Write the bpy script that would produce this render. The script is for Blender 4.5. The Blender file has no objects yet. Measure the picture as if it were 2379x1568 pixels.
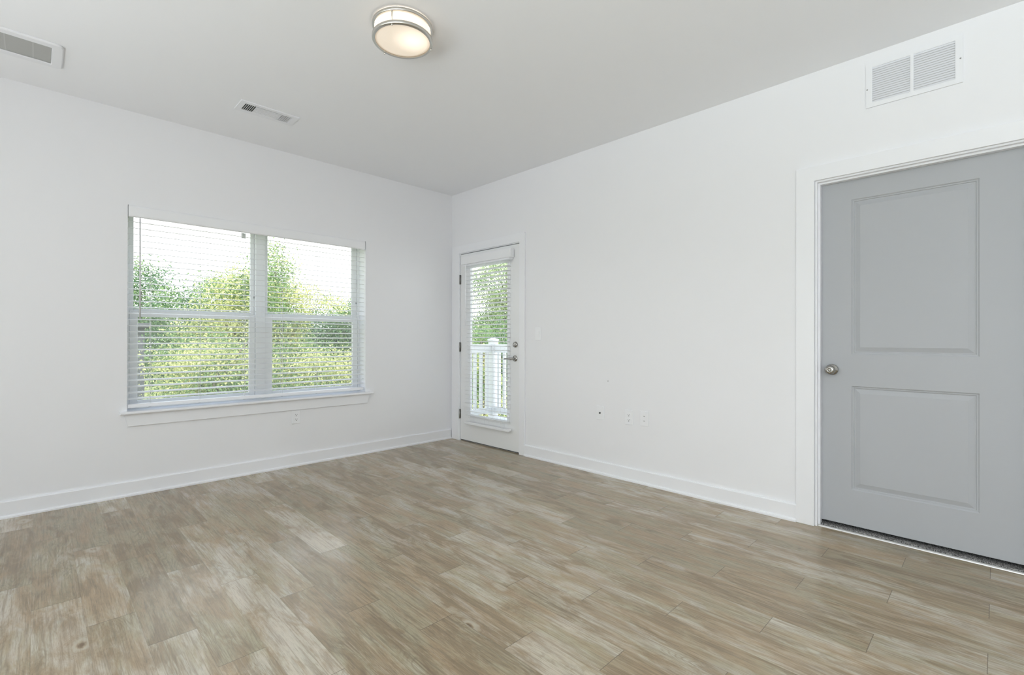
import bpy, bmesh, math, random
import numpy as np
from mathutils import Vector, Matrix

sc = bpy.context.scene
COL = sc.collection

# ------------------------------------------------------------------ camera
f_px, yaw, pitch, roll = 1115.55, 0.7797, 0.0026, 0.0020
cam_d = bpy.data.cameras.new('camera'); cam = bpy.data.objects.new('camera', cam_d); COL.objects.link(cam)
F = Vector((math.sin(yaw)*math.cos(pitch), math.cos(yaw)*math.cos(pitch), math.sin(pitch)))
R0 = Vector((math.cos(yaw), -math.sin(yaw), 0)); U0 = R0.cross(F)
R = R0*math.cos(roll) + U0*math.sin(roll); U = U0*math.cos(roll) - R0*math.sin(roll)
M = Matrix((R, U, -F)).transposed().to_4x4(); M.translation = Vector((-3.3438, -4.3532, 1.1243))
cam.matrix_world = M
cam_d.sensor_fit = 'HORIZONTAL'; cam_d.sensor_width = 36.0; cam_d.lens = f_px/2379*36.0
cam_d.clip_start = 0.02; cam_d.clip_end = 300
sc.camera = cam

# ------------------------------------------------------------------ colour management, world, sun, added fill lights
sc.view_settings.view_transform = 'Standard'; sc.view_settings.look = 'None'
sc.view_settings.exposure = 0.0; sc.view_settings.gamma = 1.0; sc.view_settings.use_curve_mapping = False
sc.cycles.max_bounces = 12; sc.cycles.diffuse_bounces = 6; sc.cycles.transparent_max_bounces = 24
sc.cycles.transmission_bounces = 8; sc.cycles.caustics_reflective = False; sc.cycles.caustics_refractive = False
sc.cycles.sample_clamp_indirect = 6.0

w = bpy.data.worlds.new('hazy_sky'); sc.world = w; w.use_nodes = True
wn = w.node_tree.nodes; wl = w.node_tree.links; wn.clear()
tc = wn.new('ShaderNodeTexCoord'); sp = wn.new('ShaderNodeSeparateXYZ'); mr = wn.new('ShaderNodeMapRange')
cr = wn.new('ShaderNodeValToRGB'); bg = wn.new('ShaderNodeBackground'); wo = wn.new('ShaderNodeOutputWorld')
wl.new(tc.outputs['Generated'], sp.inputs[0]); wl.new(sp.outputs['Z'], mr.inputs['Value'])
mr.inputs['From Min'].default_value = -0.1; mr.inputs['From Max'].default_value = 1.0
cr.color_ramp.elements[0].color = (1.0, 1.0, 0.99, 1); cr.color_ramp.elements[1].color = (0.22, 0.38, 0.72, 1)
cr.color_ramp.elements[0].position = 0.34
wl.new(mr.outputs[0], cr.inputs[0]); wl.new(cr.outputs[0], bg.inputs['Color']); wl.new(bg.outputs[0], wo.inputs[0])
SKY = 2.8
bg.inputs['Strength'].default_value = SKY

def sun(name, azim, elev, strength, size, color):
    d = bpy.data.lights.new(name, 'SUN'); d.energy = strength; d.angle = math.radians(size); d.color = color
    o = bpy.data.objects.new(name, d); COL.objects.link(o)
    a, e = math.radians(azim), math.radians(elev)        # azimuth measured from -Y towards -X: where the sun stands
    v = Vector((-math.sin(a)*math.cos(e), -math.cos(a)*math.cos(e), math.sin(e)))
    o.rotation_euler = v.to_track_quat('Z', 'Y').to_euler(); o.location = v*40
    return o
sun('sun', 25, 52, 4.8, 0.6, (1.0, 0.96, 0.88))

def area(name, loc, aim, sx, sy, watts, color, spread=180):
    d = bpy.data.lights.new(name, 'AREA'); d.shape = 'RECTANGLE'; d.size = sx; d.size_y = sy; d.energy = watts; d.color = color; d.spread = math.radians(spread)
    o = bpy.data.objects.new(name, d); COL.objects.link(o); o.location = loc
    o.rotation_euler = (Vector(aim)-Vector(loc)).to_track_quat('-Z', 'Y').to_euler()
    return o
# added fill lights set in two invented side windows, mostly aimed at the ceiling
area('added_fill_side', (-5.52, -5.6, 1.45), (0, -5.4, 1.45), 2.9, 2.1, 61, (0.90, 0.955, 1.0))
area('added_upfill_side', (-5.50, -5.6, .80), (-3.9, -5.4, 2.9), 2.9, .8, 74, (0.89, 0.95, 1.0), 85)
area('added_upfill_front', (-5.50, -2.2, .80), (-3.9, -2.2, 2.9), 2.4, .8, 12, (0.89, 0.95, 1.0), 85)

# ------------------------------------------------------------------ node helpers / materials
def mat(name, color=(.8,.8,.8), rough=.5, metal=0., spec=.5, coat=0.):
    m = bpy.data.materials.new(name); m.use_nodes = True
    b = m.node_tree.nodes['Principled BSDF']
    b.inputs['Base Color'].default_value = (*color, 1); b.inputs['Roughness'].default_value = rough
    b.inputs['Metallic'].default_value = metal; b.inputs['Specular IOR Level'].default_value = spec
    b.inputs['Coat Weight'].default_value = coat
    return m

class NT:
    def __init__(s, m): s.t = m.node_tree; s.n = s.t.nodes; s.l = s.t.links
    def new(s, k, **kw):
        x = s.n.new(k)
        for a, v in kw.items(): setattr(x, a, v)
        return x
    def link(s, a, b): s.l.new(a, b)
    def val(s, sock, v):
        if hasattr(v, 'is_output'): s.l.new(v, sock)
        else: sock.default_value = v
    def math(s, op, a, b=None, c=None):
        x = s.new('ShaderNodeMath', operation=op); s.val(x.inputs[0], a)
        if b is not None: s.val(x.inputs[1], b)
        if c is not None: s.val(x.inputs[2], c)
        return x.outputs[0]
    def comb(s, x, y, z=0.):
        c = s.new('ShaderNodeCombineXYZ'); s.val(c.inputs[0], x); s.val(c.inputs[1], y); s.val(c.inputs[2], z); return c.outputs[0]
    def noise(s, vec, scale, detail=3., rough=.5, dist=0.):
        n = s.new('ShaderNodeTexNoise'); s.l.new(vec, n.inputs['Vector']); n.inputs['Scale'].default_value = scale
        n.inputs['Detail'].default_value = detail; n.inputs['Roughness'].default_value = rough; n.inputs['Distortion'].default_value = dist
        return n.outputs['Fac']
    def white(s, vec):
        n = s.new('ShaderNodeTexWhiteNoise', noise_dimensions='3D'); s.l.new(vec, n.inputs['Vector']); return n
    def ramp(s, v, a, b, lo=0., hi=1., smooth=True):
        x = s.new('ShaderNodeMapRange'); x.interpolation_type = 'SMOOTHSTEP' if smooth else 'LINEAR'
        s.val(x.inputs['Value'], v); x.inputs['From Min'].default_value = a; x.inputs['From Max'].default_value = b
        x.inputs['To Min'].default_value = lo; x.inputs['To Max'].default_value = hi; return x.outputs[0]
    def mix(s, f, a, b, blend='MIX'):
        x = s.new('ShaderNodeMix', data_type='RGBA', blend_type=blend); s.val(x.inputs[0], f)
        for i, v in ((6, a), (7, b)):
            if hasattr(v, 'is_output'): s.l.new(v, x.inputs[i])
            else: x.inputs[i].default_value = (*v, 1)
        return x.outputs[2]

def paint(name, color, rough, bump=.02, scale=260):
    m = mat(name, color, rough, spec=.35); t = NT(m)
    co = t.new('ShaderNodeTexCoord'); n = t.noise(co.outputs['Object'], scale, 2)
    b = t.new('ShaderNodeBump'); b.inputs['Strength'].default_value = bump; b.inputs['Distance'].default_value = .002
    t.link(n, b.inputs['Height']); t.link(b.outputs[0], m.node_tree.nodes['Principled BSDF'].inputs['Normal'])
    return m

WALL = paint('wall_paint_white', (.85, .855, .88), .65)
CEIL = paint('ceiling_paint_white', (.90, .91, .935), .8)
TRIM = paint('trim_paint_white', (.87, .88, .91), .32, .008, 60)
DOORP = paint('door_paint_white', (.85, .86, .87), .30, .006, 60)
GREY = paint('door_paint_grey', (.44, .455, .478), .42, .01, 120)
BLIND = mat('blind_white', (.87, .88, .905), .35)
VINYL = mat('window_vinyl_white', (.90, .91, .92), .35)
def slat_mat():
    m = mat('blind_slat_white', (.92, .925, .93), .35); t = NT(m); b = t.n['Principled BSDF']; o = t.n['Material Output']
    tl = t.new('ShaderNodeBsdfTranslucent'); tl.inputs[0].default_value = (.88, .90, .92, 1); mx = t.new('ShaderNodeMixShader'); mx.inputs[0].default_value = .28
    t.link(b.outputs[0], mx.inputs[1]); t.link(tl.outputs[0], mx.inputs[2]); t.link(mx.outputs[0], o.inputs[0]); return m
SLAT = slat_mat()
PLATE = mat('plate_white_plastic', (.87, .88, .905), .3)
VENT = mat('vent_enamel_white', (.85, .86, .89), .4)
NICKEL = mat('brushed_nickel', (.66, .64, .60), .32, 1.)
NICKD = mat('satin_nickel_dark', (.42, .41, .39), .2, 1.)
DARK = mat('dark_slot', (.03, .03, .03), .6)
DUCT = mat('duct_dark', (.06, .06, .055), .8)
HINGE = mat('hinge_steel', (.33, .33, .32), .4, 1.)
RAILM = mat('balcony_vinyl_white', (.74, .75, .76), .4)
DECK = mat('balcony_deck_white', (.72, .72, .71), .7)
METALW = mat('transition_strip_metal', (.74, .74, .73), .3, .6)
RUBBER = mat('door_sweep_dark', (.02, .02, .02), .6)
LENS = mat('grille_grey', (.44, .445, .43), .55)
CORD = mat('cord_white', (.85, .86, .87), .6)

def glass_mat(name, tint=(.97,.985,.98)):
    m = bpy.data.materials.new(name); m.use_nodes = True; t = NT(m); t.n.clear()
    o = t.new('ShaderNodeOutputMaterial'); mx = t.new('ShaderNodeMixShader'); lw = t.new('ShaderNodeLayerWeight'); lw.inputs[0].default_value = .5
    tr = t.new('ShaderNodeBsdfTransparent'); tr.inputs[0].default_value = (*tint, 1)
    gl = t.new('ShaderNodeBsdfGlossy'); gl.inputs['Roughness'].default_value = .02
    t.link(t.math('ADD', .03, t.math('MULTIPLY', .9, t.math('POWER', lw.outputs['Facing'], 5.))), mx.inputs[0]); t.link(tr.outputs[0], mx.inputs[1]); t.link(gl.outputs[0], mx.inputs[2]); t.link(mx.outputs[0], o.inputs[0])
    return m
GLASS = glass_mat('clear_glass')
def screen_mat():
    m = bpy.data.materials.new('insect_screen_mesh'); m.use_nodes = True; t = NT(m); t.n.clear()
    o = t.new('ShaderNodeOutputMaterial'); mx = t.new('ShaderNodeMixShader'); mx.inputs[0].default_value = .20
    tr = t.new('ShaderNodeBsdfTransparent'); d = t.new('ShaderNodeBsdfDiffuse'); d.inputs[0].default_value = (.42, .43, .43, 1)
    tl = t.new('ShaderNodeBsdfTranslucent'); tl.inputs[0].default_value = (.42, .43, .43, 1); ad = t.new('ShaderNodeMixShader'); ad.inputs[0].default_value = .5
    t.link(d.outputs[0], ad.inputs[1]); t.link(tl.outputs[0], ad.inputs[2])
    t.link(tr.outputs[0], mx.inputs[1]); t.link(ad.outputs[0], mx.inputs[2]); t.link(mx.outputs[0], o.inputs[0])
    return m
SCREEN = screen_mat()
STICK = screen_mat(); STICK.name = 'sticker_clear_grey'
for n_ in STICK.node_tree.nodes:
    if n_.type == 'MIX_SHADER' and n_.outputs[0].links[0].to_node.type == 'OUTPUT_MATERIAL': n_.inputs[0].default_value = .75

def floor_mat():
    m = mat('vinyl_plank_floor', (.4,.35,.28), .4); t = NT(m); b = t.n['Principled BSDF']
    co = t.new('ShaderNodeTexCoord'); s = t.new('ShaderNodeSeparateXYZ'); t.link(co.outputs['Object'], s.inputs[0])
    x, y = s.outputs[0], s.outputs[1]
    PW, PL = .1525, .924
    u = t.math('DIVIDE', t.math('ADD', x, 1.07), PW); col = t.math('FLOOR', u); fu = t.math('FRACT', u)
    v = t.math('DIVIDE', t.math('ADD', t.math('ADD', y, 4.328), t.math('MULTIPLY', col, .308)), PL); row = t.math('FLOOR', v); fv = t.math('FRACT', v)
    wn_ = t.white(t.comb(col, row, 3.7)); r1 = wn_.outputs['Value']
    sr = t.new('ShaderNodeSeparateColor'); t.link(wn_.outputs['Color'], sr.inputs[0]); ra, rb, rc = sr.outputs[0], sr.outputs[1], sr.outputs[2]
    # plank-local coordinates, shifted per plank so that no two planks repeat
    px = t.math('ADD', x, t.math('MULTIPLY', ra, 17.)); py = t.math('ADD', y, t.math('MULTIPLY', rb, 23.))
    streak = t.noise(t.comb(t.math('MULTIPLY', px, 105), t.math('MULTIPLY', py, 4.5)), 1., 5, .65, .5)
    fine = t.noise(t.comb(t.math('MULTIPLY', px, 300), t.math('MULTIPLY', py, 22)), 1., 3, .65)
    blotch = t.noise(t.comb(t.math('MULTIPLY', px, 13.), t.math('MULTIPLY', py, 3.2)), 1., 6, .66, .6)
    wash = t.noise(t.comb(t.math('MULTIPLY', x, 5.0), t.math('MULTIPLY', y, 1.5)), 1., 3, .55, .3)
    tone = t.noise(t.comb(t.math('MULTIPLY', px, 9.), t.math('MULTIPLY', py, 2.2), 9.), 1., 4, .6, .3)
    # knots
    vo = t.new('ShaderNodeTexVoronoi', feature='F1'); t.link(t.comb(t.math('MULTIPLY', px, 3.6), t.math('MULTIPLY', py, 2.4)), vo.inputs['Vector']); vo.inputs['Scale'].default_value = 1.
    wob = t.noise(t.comb(t.math('MULTIPLY', px, 34), t.math('MULTIPLY', py, 20)), 1., 3, .6)
    kd = t.math('ADD', vo.outputs['Distance'], t.math('MULTIPLY', t.math('SUBTRACT', wob, .5), .11))
    ksel = t.new('ShaderNodeSeparateColor'); t.link(vo.outputs['Color'], ksel.inputs[0]); kon = t.math('GREATER_THAN', ksel.outputs[0], .52)
    knot = t.math('MULTIPLY', t.ramp(kd, .015, .052, 1., 0.), kon); khalo = t.math('MULTIPLY', t.ramp(kd, .06, .40, 1., 0.), kon)
    klight = t.math('MULTIPLY', t.math('MULTIPLY', t.ramp(kd, .045, .07), t.ramp(kd, .15, .09)), kon)
    cath = t.math('ADD', t.noise(t.comb(t.math('MULTIPLY', px, 10.), t.math('MULTIPLY', py, 1.6), 4.), 1., 2., .45, .2), t.math('MULTIPLY', khalo, .30))
    rings = t.math('SINE', t.math('MULTIPLY', cath, 150.))
    ringm = t.math('MULTIPLY', t.ramp(rings, .1, 1.), t.math('MAXIMUM', t.ramp(tone, .52, .66), t.math('MULTIPLY', khalo, .9)))
    base = t.mix(t.ramp(tone, .38, .62), (.370, .278, .176), (.370, .330, .225))
    base = t.mix(t.math('MULTIPLY', t.ramp(t.math('ADD', blotch, t.math('MULTIPLY', t.math('SUBTRACT', rc, .5), .14)), .52, .36), .9), base, (.268, .200, .124))
    washf = t.math('ADD', t.math('ADD', t.math('MULTIPLY', wash, .50), t.math('MULTIPLY', blotch, .50)), t.math('MULTIPLY', t.math('SUBTRACT', r1, .5), .13))
    base = t.mix(t.math('MULTIPLY', t.ramp(washf, .47, .64), .70), base, (.530, .490, .425))
    base = t.mix(t.math('MULTIPLY', t.ramp(streak, .54, .34), .50), base, (.175, .138, .096))
    base = t.mix(t.math('MULTIPLY', t.ramp(streak, .55, .72), .42), base, (.570, .510, .420))
    base = t.mix(t.math('MULTIPLY', t.ramp(fine, .52, .34), .30), base, (.165, .130, .092))
    base = t.mix(t.math('MULTIPLY', ringm, .42), base, (.190, .142, .098))
    base = t.mix(t.math('MULTIPLY', khalo, .30), base, (.245, .165, .095))
    base = t.mix(t.math('MULTIPLY', klight, .60), base, (.480, .435, .345))
    base = t.mix(t.math('MULTIPLY', knot, .80), base, (.120, .078, .045))
    lines = t.ramp(t.noise(t.comb(t.math('MULTIPLY', px, 210), t.math('MULTIPLY', py, 3.0), 7.), 1., 3, .55, .6), .57, .68)
    base = t.mix(t.math('MULTIPLY', lines, .38), base, (.165, .125, .085))
    tv = t.ramp(ra, 0, 1, .93, 1.14, False); base = t.mix(1., base, t.comb(t.math('MULTIPLY', tv, 1.02), tv, t.math('MULTIPLY', tv, .96)), 'MULTIPLY')
    # joints: fine long seams, slightly stronger end joints
    du = t.math('MULTIPLY', t.math('MINIMUM', fu, t.math('SUBTRACT', 1., fu)), PW); dv = t.math('MULTIPLY', t.math('MINIMUM', fv, t.math('SUBTRACT', 1., fv)), PL)
    su = t.ramp(du, .0003, .0012, .30, 0.); sv = t.ramp(dv, .0006, .0018, .75, 0.)
    seam = t.math('MAXIMUM', su, sv)
    base = t.mix(seam, base, (.12, .09, .065))
    t.link(base, b.inputs['Base Color'])
    rg = t.math('ADD', .15, t.math('MULTIPLY', streak, .12)); t.link(rg, b.inputs['Roughness'])
    b.inputs['Specular IOR Level'].default_value = .62
    bp = t.new('ShaderNodeBump'); bp.inputs['Strength'].default_value = .05; bp.inputs['Distance'].default_value = .0015
    t.link(t.math('SUBTRACT', t.math('ADD', t.math('MULTIPLY', streak, .6), t.math('MULTIPLY', fine, .4)), t.math('MULTIPLY', seam, 2.)), bp.inputs['Height'])
    t.link(bp.outputs[0], b.inputs['Normal'])
    return m
FLOOR = floor_mat()

def carpet_mat():
    m = mat('grey_carpet', (.2,.2,.2), .95, spec=.1); t = NT(m); b = t.n['Principled BSDF']
    co = t.new('ShaderNodeTexCoord'); n = t.noise(co.outputs['Object'], 220, 2, .7)
    t.link(t.mix(t.ramp(n, .4, .62), (.05,.05,.05), (.45,.44,.43)), b.inputs['Base Color']); return m
CARPET = carpet_mat()
def grass_mat():
    m = mat('lawn', (.3,.4,.1), .9, spec=.1); t = NT(m); b = t.n['Principled BSDF']
    co = t.new('ShaderNodeTexCoord'); n = t.noise(co.outputs['Object'], 1.2, 5, .7)
    t.link(t.mix(t.ramp(n, .35, .65), (.16,.22,.06), (.42,.42,.18)), b.inputs['Base Color']); return m
LAWN = grass_mat()

def leaf_mat(name, c1, c2, c3):
    m = bpy.data.materials.new(name); m.use_nodes = True; t = NT(m); t.n.clear()
    o = t.new('ShaderNodeOutputMaterial'); g = t.new('ShaderNodeNewGeometry')
    rp = t.new('ShaderNodeValToRGB'); t.link(g.outputs['Random Per Island'], rp.inputs[0])
    e = rp.color_ramp.elements; e[0].color = (*c1, 1); e[1].color = (*c3, 1); e.new(.5).color = (*c2, 1)
    d = t.new('ShaderNodeBsdfDiffuse'); tl = t.new('ShaderNodeBsdfTranslucent'); mx = t.new('ShaderNodeMixShader'); mx.inputs[0].default_value = .30
    t.link(rp.outputs[0], d.inputs[0]); t.link(rp.outputs[0], tl.inputs[0]); t.link(d.outputs[0], mx.inputs[1]); t.link(tl.outputs[0], mx.inputs[2]); t.link(mx.outputs[0], o.inputs[0])
    return m
LEAF_Y = leaf_mat('leaf_yellow_green', (.52,.56,.24), (.62,.64,.30), (.72,.71,.38))
LEAF_G = leaf_mat('leaf_mid_green', (.17,.27,.12), (.23,.34,.15), (.31,.42,.19))
LEAF_D = leaf_mat('leaf_deep_green', (.12,.21,.12), (.16,.27,.15), (.23,.34,.19))
LEAF_P = leaf_mat('leaf_pale_green', (.42,.51,.29), (.50,.58,.34), (.60,.66,.42))
BARK = mat('bark_grey_brown', (.20,.17,.14), .9)
SIDING = mat('siding_grey', (.115,.12,.13), .8)

# ------------------------------------------------------------------ mesh helpers
class MB:
    """collects shapes and links them as ONE mesh object"""
    def __init__(s): s.b = bmesh.new()
    def box(s, x0, x1, y0, y1, z0, z1, bev=0., seg=2):
        r = bmesh.ops.create_cube(s.b, size=1.0); vs = r['verts']
        for v in vs: v.co = Vector(((x0+x1)/2+v.co.x*(x1-x0), (y0+y1)/2+v.co.y*(y1-y0), (z0+z1)/2+v.co.z*(z1-z0)))
        if bev > 0:
            es = list({e for v in vs for e in v.link_edges})
            bmesh.ops.bevel(s.b, geom=es, offset=bev, segments=seg, affect='EDGES', profile=.5)
        return s
    def prism(s, pts, axis, a0, a1, bev=0.):
        """closed 2D outline swept along axis ('x': pts are (y,z); 'y': (x,z); 'z': (x,y))"""
        def P(p, a): return Vector((a, p[0], p[1])) if axis == 'x' else Vector((p[0], a, p[1])) if axis == 'y' else Vector((p[0], p[1], a))
        A = [s.b.verts.new(P(p, a0)) for p in pts]; B = [s.b.verts.new(P(p, a1)) for p in pts]; n = len(pts)
        fs = [s.b.faces.new(A), s.b.faces.new(B[::-1])]
        for i in range(n): fs.append(s.b.faces.new((A[i], B[i], B[(i+1) % n], A[(i+1) % n])))
        bmesh.ops.recalc_face_normals(s.b, faces=fs)
        if bev > 0: bmesh.ops.bevel(s.b, geom=list({e for f in fs for e in f.edges}), offset=bev, segments=2, affect='EDGES', profile=.5)
        return s
    def lathe(s, prof, c, axis='z', n=48, smooth=True):
        """profile [(r, h)] about an axis through c; closed ends where r == 0"""
        c = Vector(c); rings = []
        def P(r, h, a):
            p, q = r*math.cos(a), r*math.sin(a)
            return c + (Vector((p, q, h)) if axis == 'z' else Vector((h, p, q)) if axis == 'x' else Vector((p, h, q)))
        for r, h in prof:
            if r < 1e-6: rings.append([s.b.verts.new(P(0, h, 0))])
            else: rings.append([s.b.verts.new(P(r, h, 2*math.pi*i/n)) for i in range(n)])
        fs = []
        for A, B in zip(rings, rings[1:]):
            for i in range(n):
                j = (i+1) % n
                if len(A) == 1 and len(B) == 1: continue
                if len(A) == 1: fs.append(s.b.faces.new((A[0], B[i], B[j])))
                elif len(B) == 1: fs.append(s.b.faces.new((A[i], B[0], A[j])))
                else: fs.append(s.b.faces.new((A[i], B[i], B[j], A[j])))
        bmesh.ops.recalc_face_normals(s.b, faces=fs)
        for f in fs: f.smooth = smooth
        return s
    def tube(s, pts, rad, n=10):
        pts = [Vector(p) for p in pts]; rad = rad if isinstance(rad, (list, tuple)) else [rad]*len(pts); rings = []
        for i, p in enumerate(pts):
            d = (pts[min(i+1, len(pts)-1)]-pts[max(i-1, 0)]).normalized()
            a = d.orthogonal().normalized() if i == 0 else (prev - d*prev.dot(d)).normalized()
            prev = a; bb = d.cross(a)
            rings.append([s.b.verts.new(p+(a*math.cos(t)+bb*math.sin(t))*rad[i]) for t in [2*math.pi*k/n for k in range(n)]])
        fs = []
        for A, B in zip(rings, rings[1:]):
            for k in range(n): fs.append(s.b.faces.new((A[k], A[(k+1) % n], B[(k+1) % n], B[k])))
        fs.append(s.b.faces.new(rings[0][::-1])); fs.append(s.b.faces.new(rings[-1]))
        for f in fs: f.smooth = True
        bmesh.ops.recalc_face_normals(s.b, faces=fs)
        return s
    def quad(s, *ps):
        s.b.faces.new([s.b.verts.new(Vector(p)) for p in ps]); return s
    def build(s, name, m, parent=None, label=None):
        me = bpy.data.meshes.new(name)
        if parent is not None:
            o_ = world_loc(parent); bmesh.ops.translate(s.b, verts=s.b.verts, vec=-o_)
        s.b.normal_update(); s.b.to_mesh(me); s.b.free(); me.materials.append(m)
        o = bpy.data.objects.new(name, me); COL.objects.link(o)
        if parent is not None: o.parent = parent
        if label: o['label'] = label
        return o
def world_loc(o):
    v = Vector((0,0,0))
    while o is not None: v += o.location; o = o.parent
    return v
def tag(o, label, cat, group=None, kind=None):
    o['label'] = label; o['category'] = cat
    if group: o['group'] = group
    if kind: o['kind'] = kind
    return o
def thing(name, loc, label, cat, group=None, kind=None):
    o = bpy.data.objects.new(name, None); COL.objects.link(o); o.location = loc; o.empty_display_size = .05
    return tag(o, label, cat, group, kind)
def struct(o, label, cat): return tag(o, label, cat, None, 'structure')

H = 2.743
XL, YB = -5.40, -8.30                       # side wall and back wall of the open room behind the camera
WT = .20                                    # thickness of the window wall
WX0, WX1, WZ0, WZ1 = -2.888, -1.057, .600, 2.075   # window opening
D1Y0, D1Y1, D1Z = -1.080, -.152, 2.062      # patio door opening (rough, to the jamb faces)
D2Y0, D2Y1, D2Z = -4.475, -3.588, 2.070     # grey door opening
RT = .14                                    # thickness of the right wall

# ------------------------------------------------------------------ room shell
struct(MB().box(XL-.2, .02, YB-.2, 0.01, -.10, 0).build('floor', FLOOR), 'grey brown wood look plank floor of the empty room', 'floor')
struct(MB().box(XL-.2, RT, YB-.2, WT, H, H+.12).build('ceiling', CEIL), 'flat white ceiling', 'ceiling')
b = MB()
b.box(XL-.2, WX0, 0, WT, -.1, H).box(WX1, RT, 0, WT, -.1, H).box(WX0, WX1, 0, WT, -.1, WZ0-.018).box(WX0, WX1, 0, WT, WZ1, H)
struct(b.build('wall_left', WALL), 'white wall with the wide double window', 'wall')
b = MB()
b.box(0, RT, D1Y1+.012, 0, -.1, H).box(0, RT, D2Y1+.012, D1Y0-.012, -.1, H).box(0, RT, YB-.2, D2Y0-.012, -.1, H)
b.box(0, RT, D1Y0-.012, D1Y1+.012, D1Z+.012, H).box(0, RT, D2Y0-.012, D2Y1+.012, D2Z+.012, H)
b.box(0, RT, D1Y0-.012, D1Y1+.012, -.1, -.001).box(.021, RT, D2Y0-.012, D2Y1+.012, -.1, -.001)
struct(b.build('wall_right', WALL), 'white wall with the glazed patio door and the grey door', 'wall')
# side and back walls; two openings are added in the side wall for fill
m = MB()
for y0, y1, z0, z1 in ((YB, -7.05, -.1, H), (-4.15, -3.40, -.1, H), (-1.00, 0, -.1, H), (-7.05, -4.15, -.1, .40), (-7.05, -4.15, 2.50, H), (-3.40, -1.00, -.1, .40), (-3.40, -1.00, 2.50, H)):
    m.box(XL-.12, XL, y0, y1, z0, z1)
struct(m.build('wall_side', WALL), 'white side wall left of the camera with two added windows for fill light', 'wall')
struct(MB().box(XL-.12, RT, YB-.12, YB, -.1, H).build('wall_back', WALL), 'plain white wall behind the camera', 'wall')
def simple_window(name, axis, p, a0, a1, z0, z1, label):  # unseen windows, added only to admit the fill lights
    root = thing(name, (p, a0, z0) if axis == 'x' else (a0, p, z0), label, 'window', None, 'structure')
    m = MB(); g = MB(); t = .03; wd = .05
    def bx(mm, u0, u1, w0, w1, tt):
        if axis == 'x': mm.box(p-tt, p+tt, u0, u1, w0, w1)
        else: mm.box(u0, u1, p-tt, p+tt, w0, w1)
    mid = (a0+a1)/2
    for u0, u1, w0, w1 in ((a0, a0+wd, z0, z1), (a1-wd, a1, z0, z1), (a0+wd, a1-wd, z0, z0+wd), (a0+wd, a1-wd, z1-wd, z1), (mid-.03, mid+.03, z0+wd, z1-wd)): bx(m, u0, u1, w0, w1, t)
    m.build('window_frame', VINYL, root)
    bx(g, a0+wd, mid-.03, z0+wd, z1-wd, .003); bx(g, mid+.03, a1-wd, z0+wd, z1-wd, .003)
    g.build('pane', GLASS, root)
simple_window('added_window_rear', 'x', XL-.06, -7.05, -4.15, .40, 2.50, 'unseen window added for fill light in the side wall behind the camera')
simple_window('added_window_front', 'x', XL-.06, -3.40, -1.00, .40, 2.50, 'unseen window added for fill light in the side wall left of the camera')

# baseboards (board with eased top edge plus a shoe strip)
def base_profile(sgn=1): return [(0, 0), (-.026, 0), (-.026, .010), (-.022, .017), (-.015, .019), (-.015, .100), (-.011, .106), (0, .107)]
m = MB(); m.prism(base_profile(), 'x', XL+.002, -.016)
struct(m.build('baseboard_left', TRIM), 'white baseboard along the window wall', 'baseboard')
m = MB(); m.prism(base_profile(), 'y', D1Y0-.078, D2Y1+.108)
struct(m.build('baseboard_right', TRIM), 'white baseboard on the right wall between the two doors', 'baseboard')

# ------------------------------------------------------------------ window_1: two double-hung units side by side
win = thing('window_1', (WX0, .12, WZ0), 'wide white double window with two sliding sash units above the sill', 'window', None, 'structure')
FY0, FY1 = .135, .195                      # frame depth
MX0, MX1 = -2.010, -1.935                  # mullion between the two units
ZB, ZT = .632, 2.058
b = MB(); b.box(WX0, WX0+.024, FY0, FY1, WZ0, WZ1-.002).box(WX1-.010, WX1, FY0, FY1, WZ0, WZ1-.002)
b.box(WX0+.024, WX1-.010, FY0, FY1, WZ0, ZB).box(WX0+.024, WX1-.010, FY0, FY1, ZT, WZ1-.002)
b.build('window_frame', VINYL, win)
MB().box(MX0, MX1, FY0-.008, FY1, ZB, ZT, .003).build('mullion', VINYL, win)
for (x0, x1, low0, low1, up0, up1) in ((WX0+.024, MX0, -2.813, -2.057, -2.836, -2.042), (MX1, WX1-.010, -1.870, -1.122, -1.903, -1.120)):
    zm0, zm1 = 1.283, 1.345
    def sash(name, g0, g1, gz0, gz1, z0, z1, y0, y1):
        m = MB(); m.box(x0+.002, g0, y0, y1, z0, z1, .003).box(g1, x1-.002, y0, y1, z0, z1, .003)
        m.box(g0, g1, y0, y1, z0, gz0, .003).box(g0, g1, y0, y1, gz1, z1, .003)
        s_ = m.build(name, VINYL, win)
        MB().box(g0, g1, (y0+y1)/2-.003, (y0+y1)/2+.003, gz0, gz1).build('pane', GLASS, s_)
        return s_
    lo = sash('lower_sash', low0, low1, .662, zm0, ZB, zm0+.045, .140, .162)
    hi = sash('upper_sash', up0, up1, zm1, ZT-.022, zm1-.045, ZT, .166, .188)
    m = MB(); m.quad((x0+.004, .192, ZB), (x1-.004, .192, ZB), (x1-.004, .192, zm0+.02), (x0+.004, .192, zm0+.02))
    m.build('insect_screen', SCREEN, win, 'grey insect screen over the lower half')
    lx = x1-.012 if x1 < MX1 else x1-.022
    MB().box(lx-.003, lx+.003, .133, .140, 1.468, 1.474).box(lx-.003, lx+.003, .133, .140, 1.480, 1.486).build('vent_stop', DARK, lo, 'tiny dark sash stop')
MB().box(-2.113, -2.080, .162, .165, 1.975, 2.018).build('sticker', STICK, win, 'small grey sticker at the top of the left pane')
b = MB(); b.prism([(.002, .583), (-.046, .583), (-.051, .588), (-.051, .597), (-.046, .602), (.002, .602)], 'x', -2.930, -.995)
b.box(WX0+.001, WX1-.001, .002, FY0, .583, .602)
b.build('sill', TRIM, win)
b = MB(); z0, z1 = .495, .582
vs = [(-2.905, z1), (-2.884, z0), (-1.043, z0), (-1.021, z1)]
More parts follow.
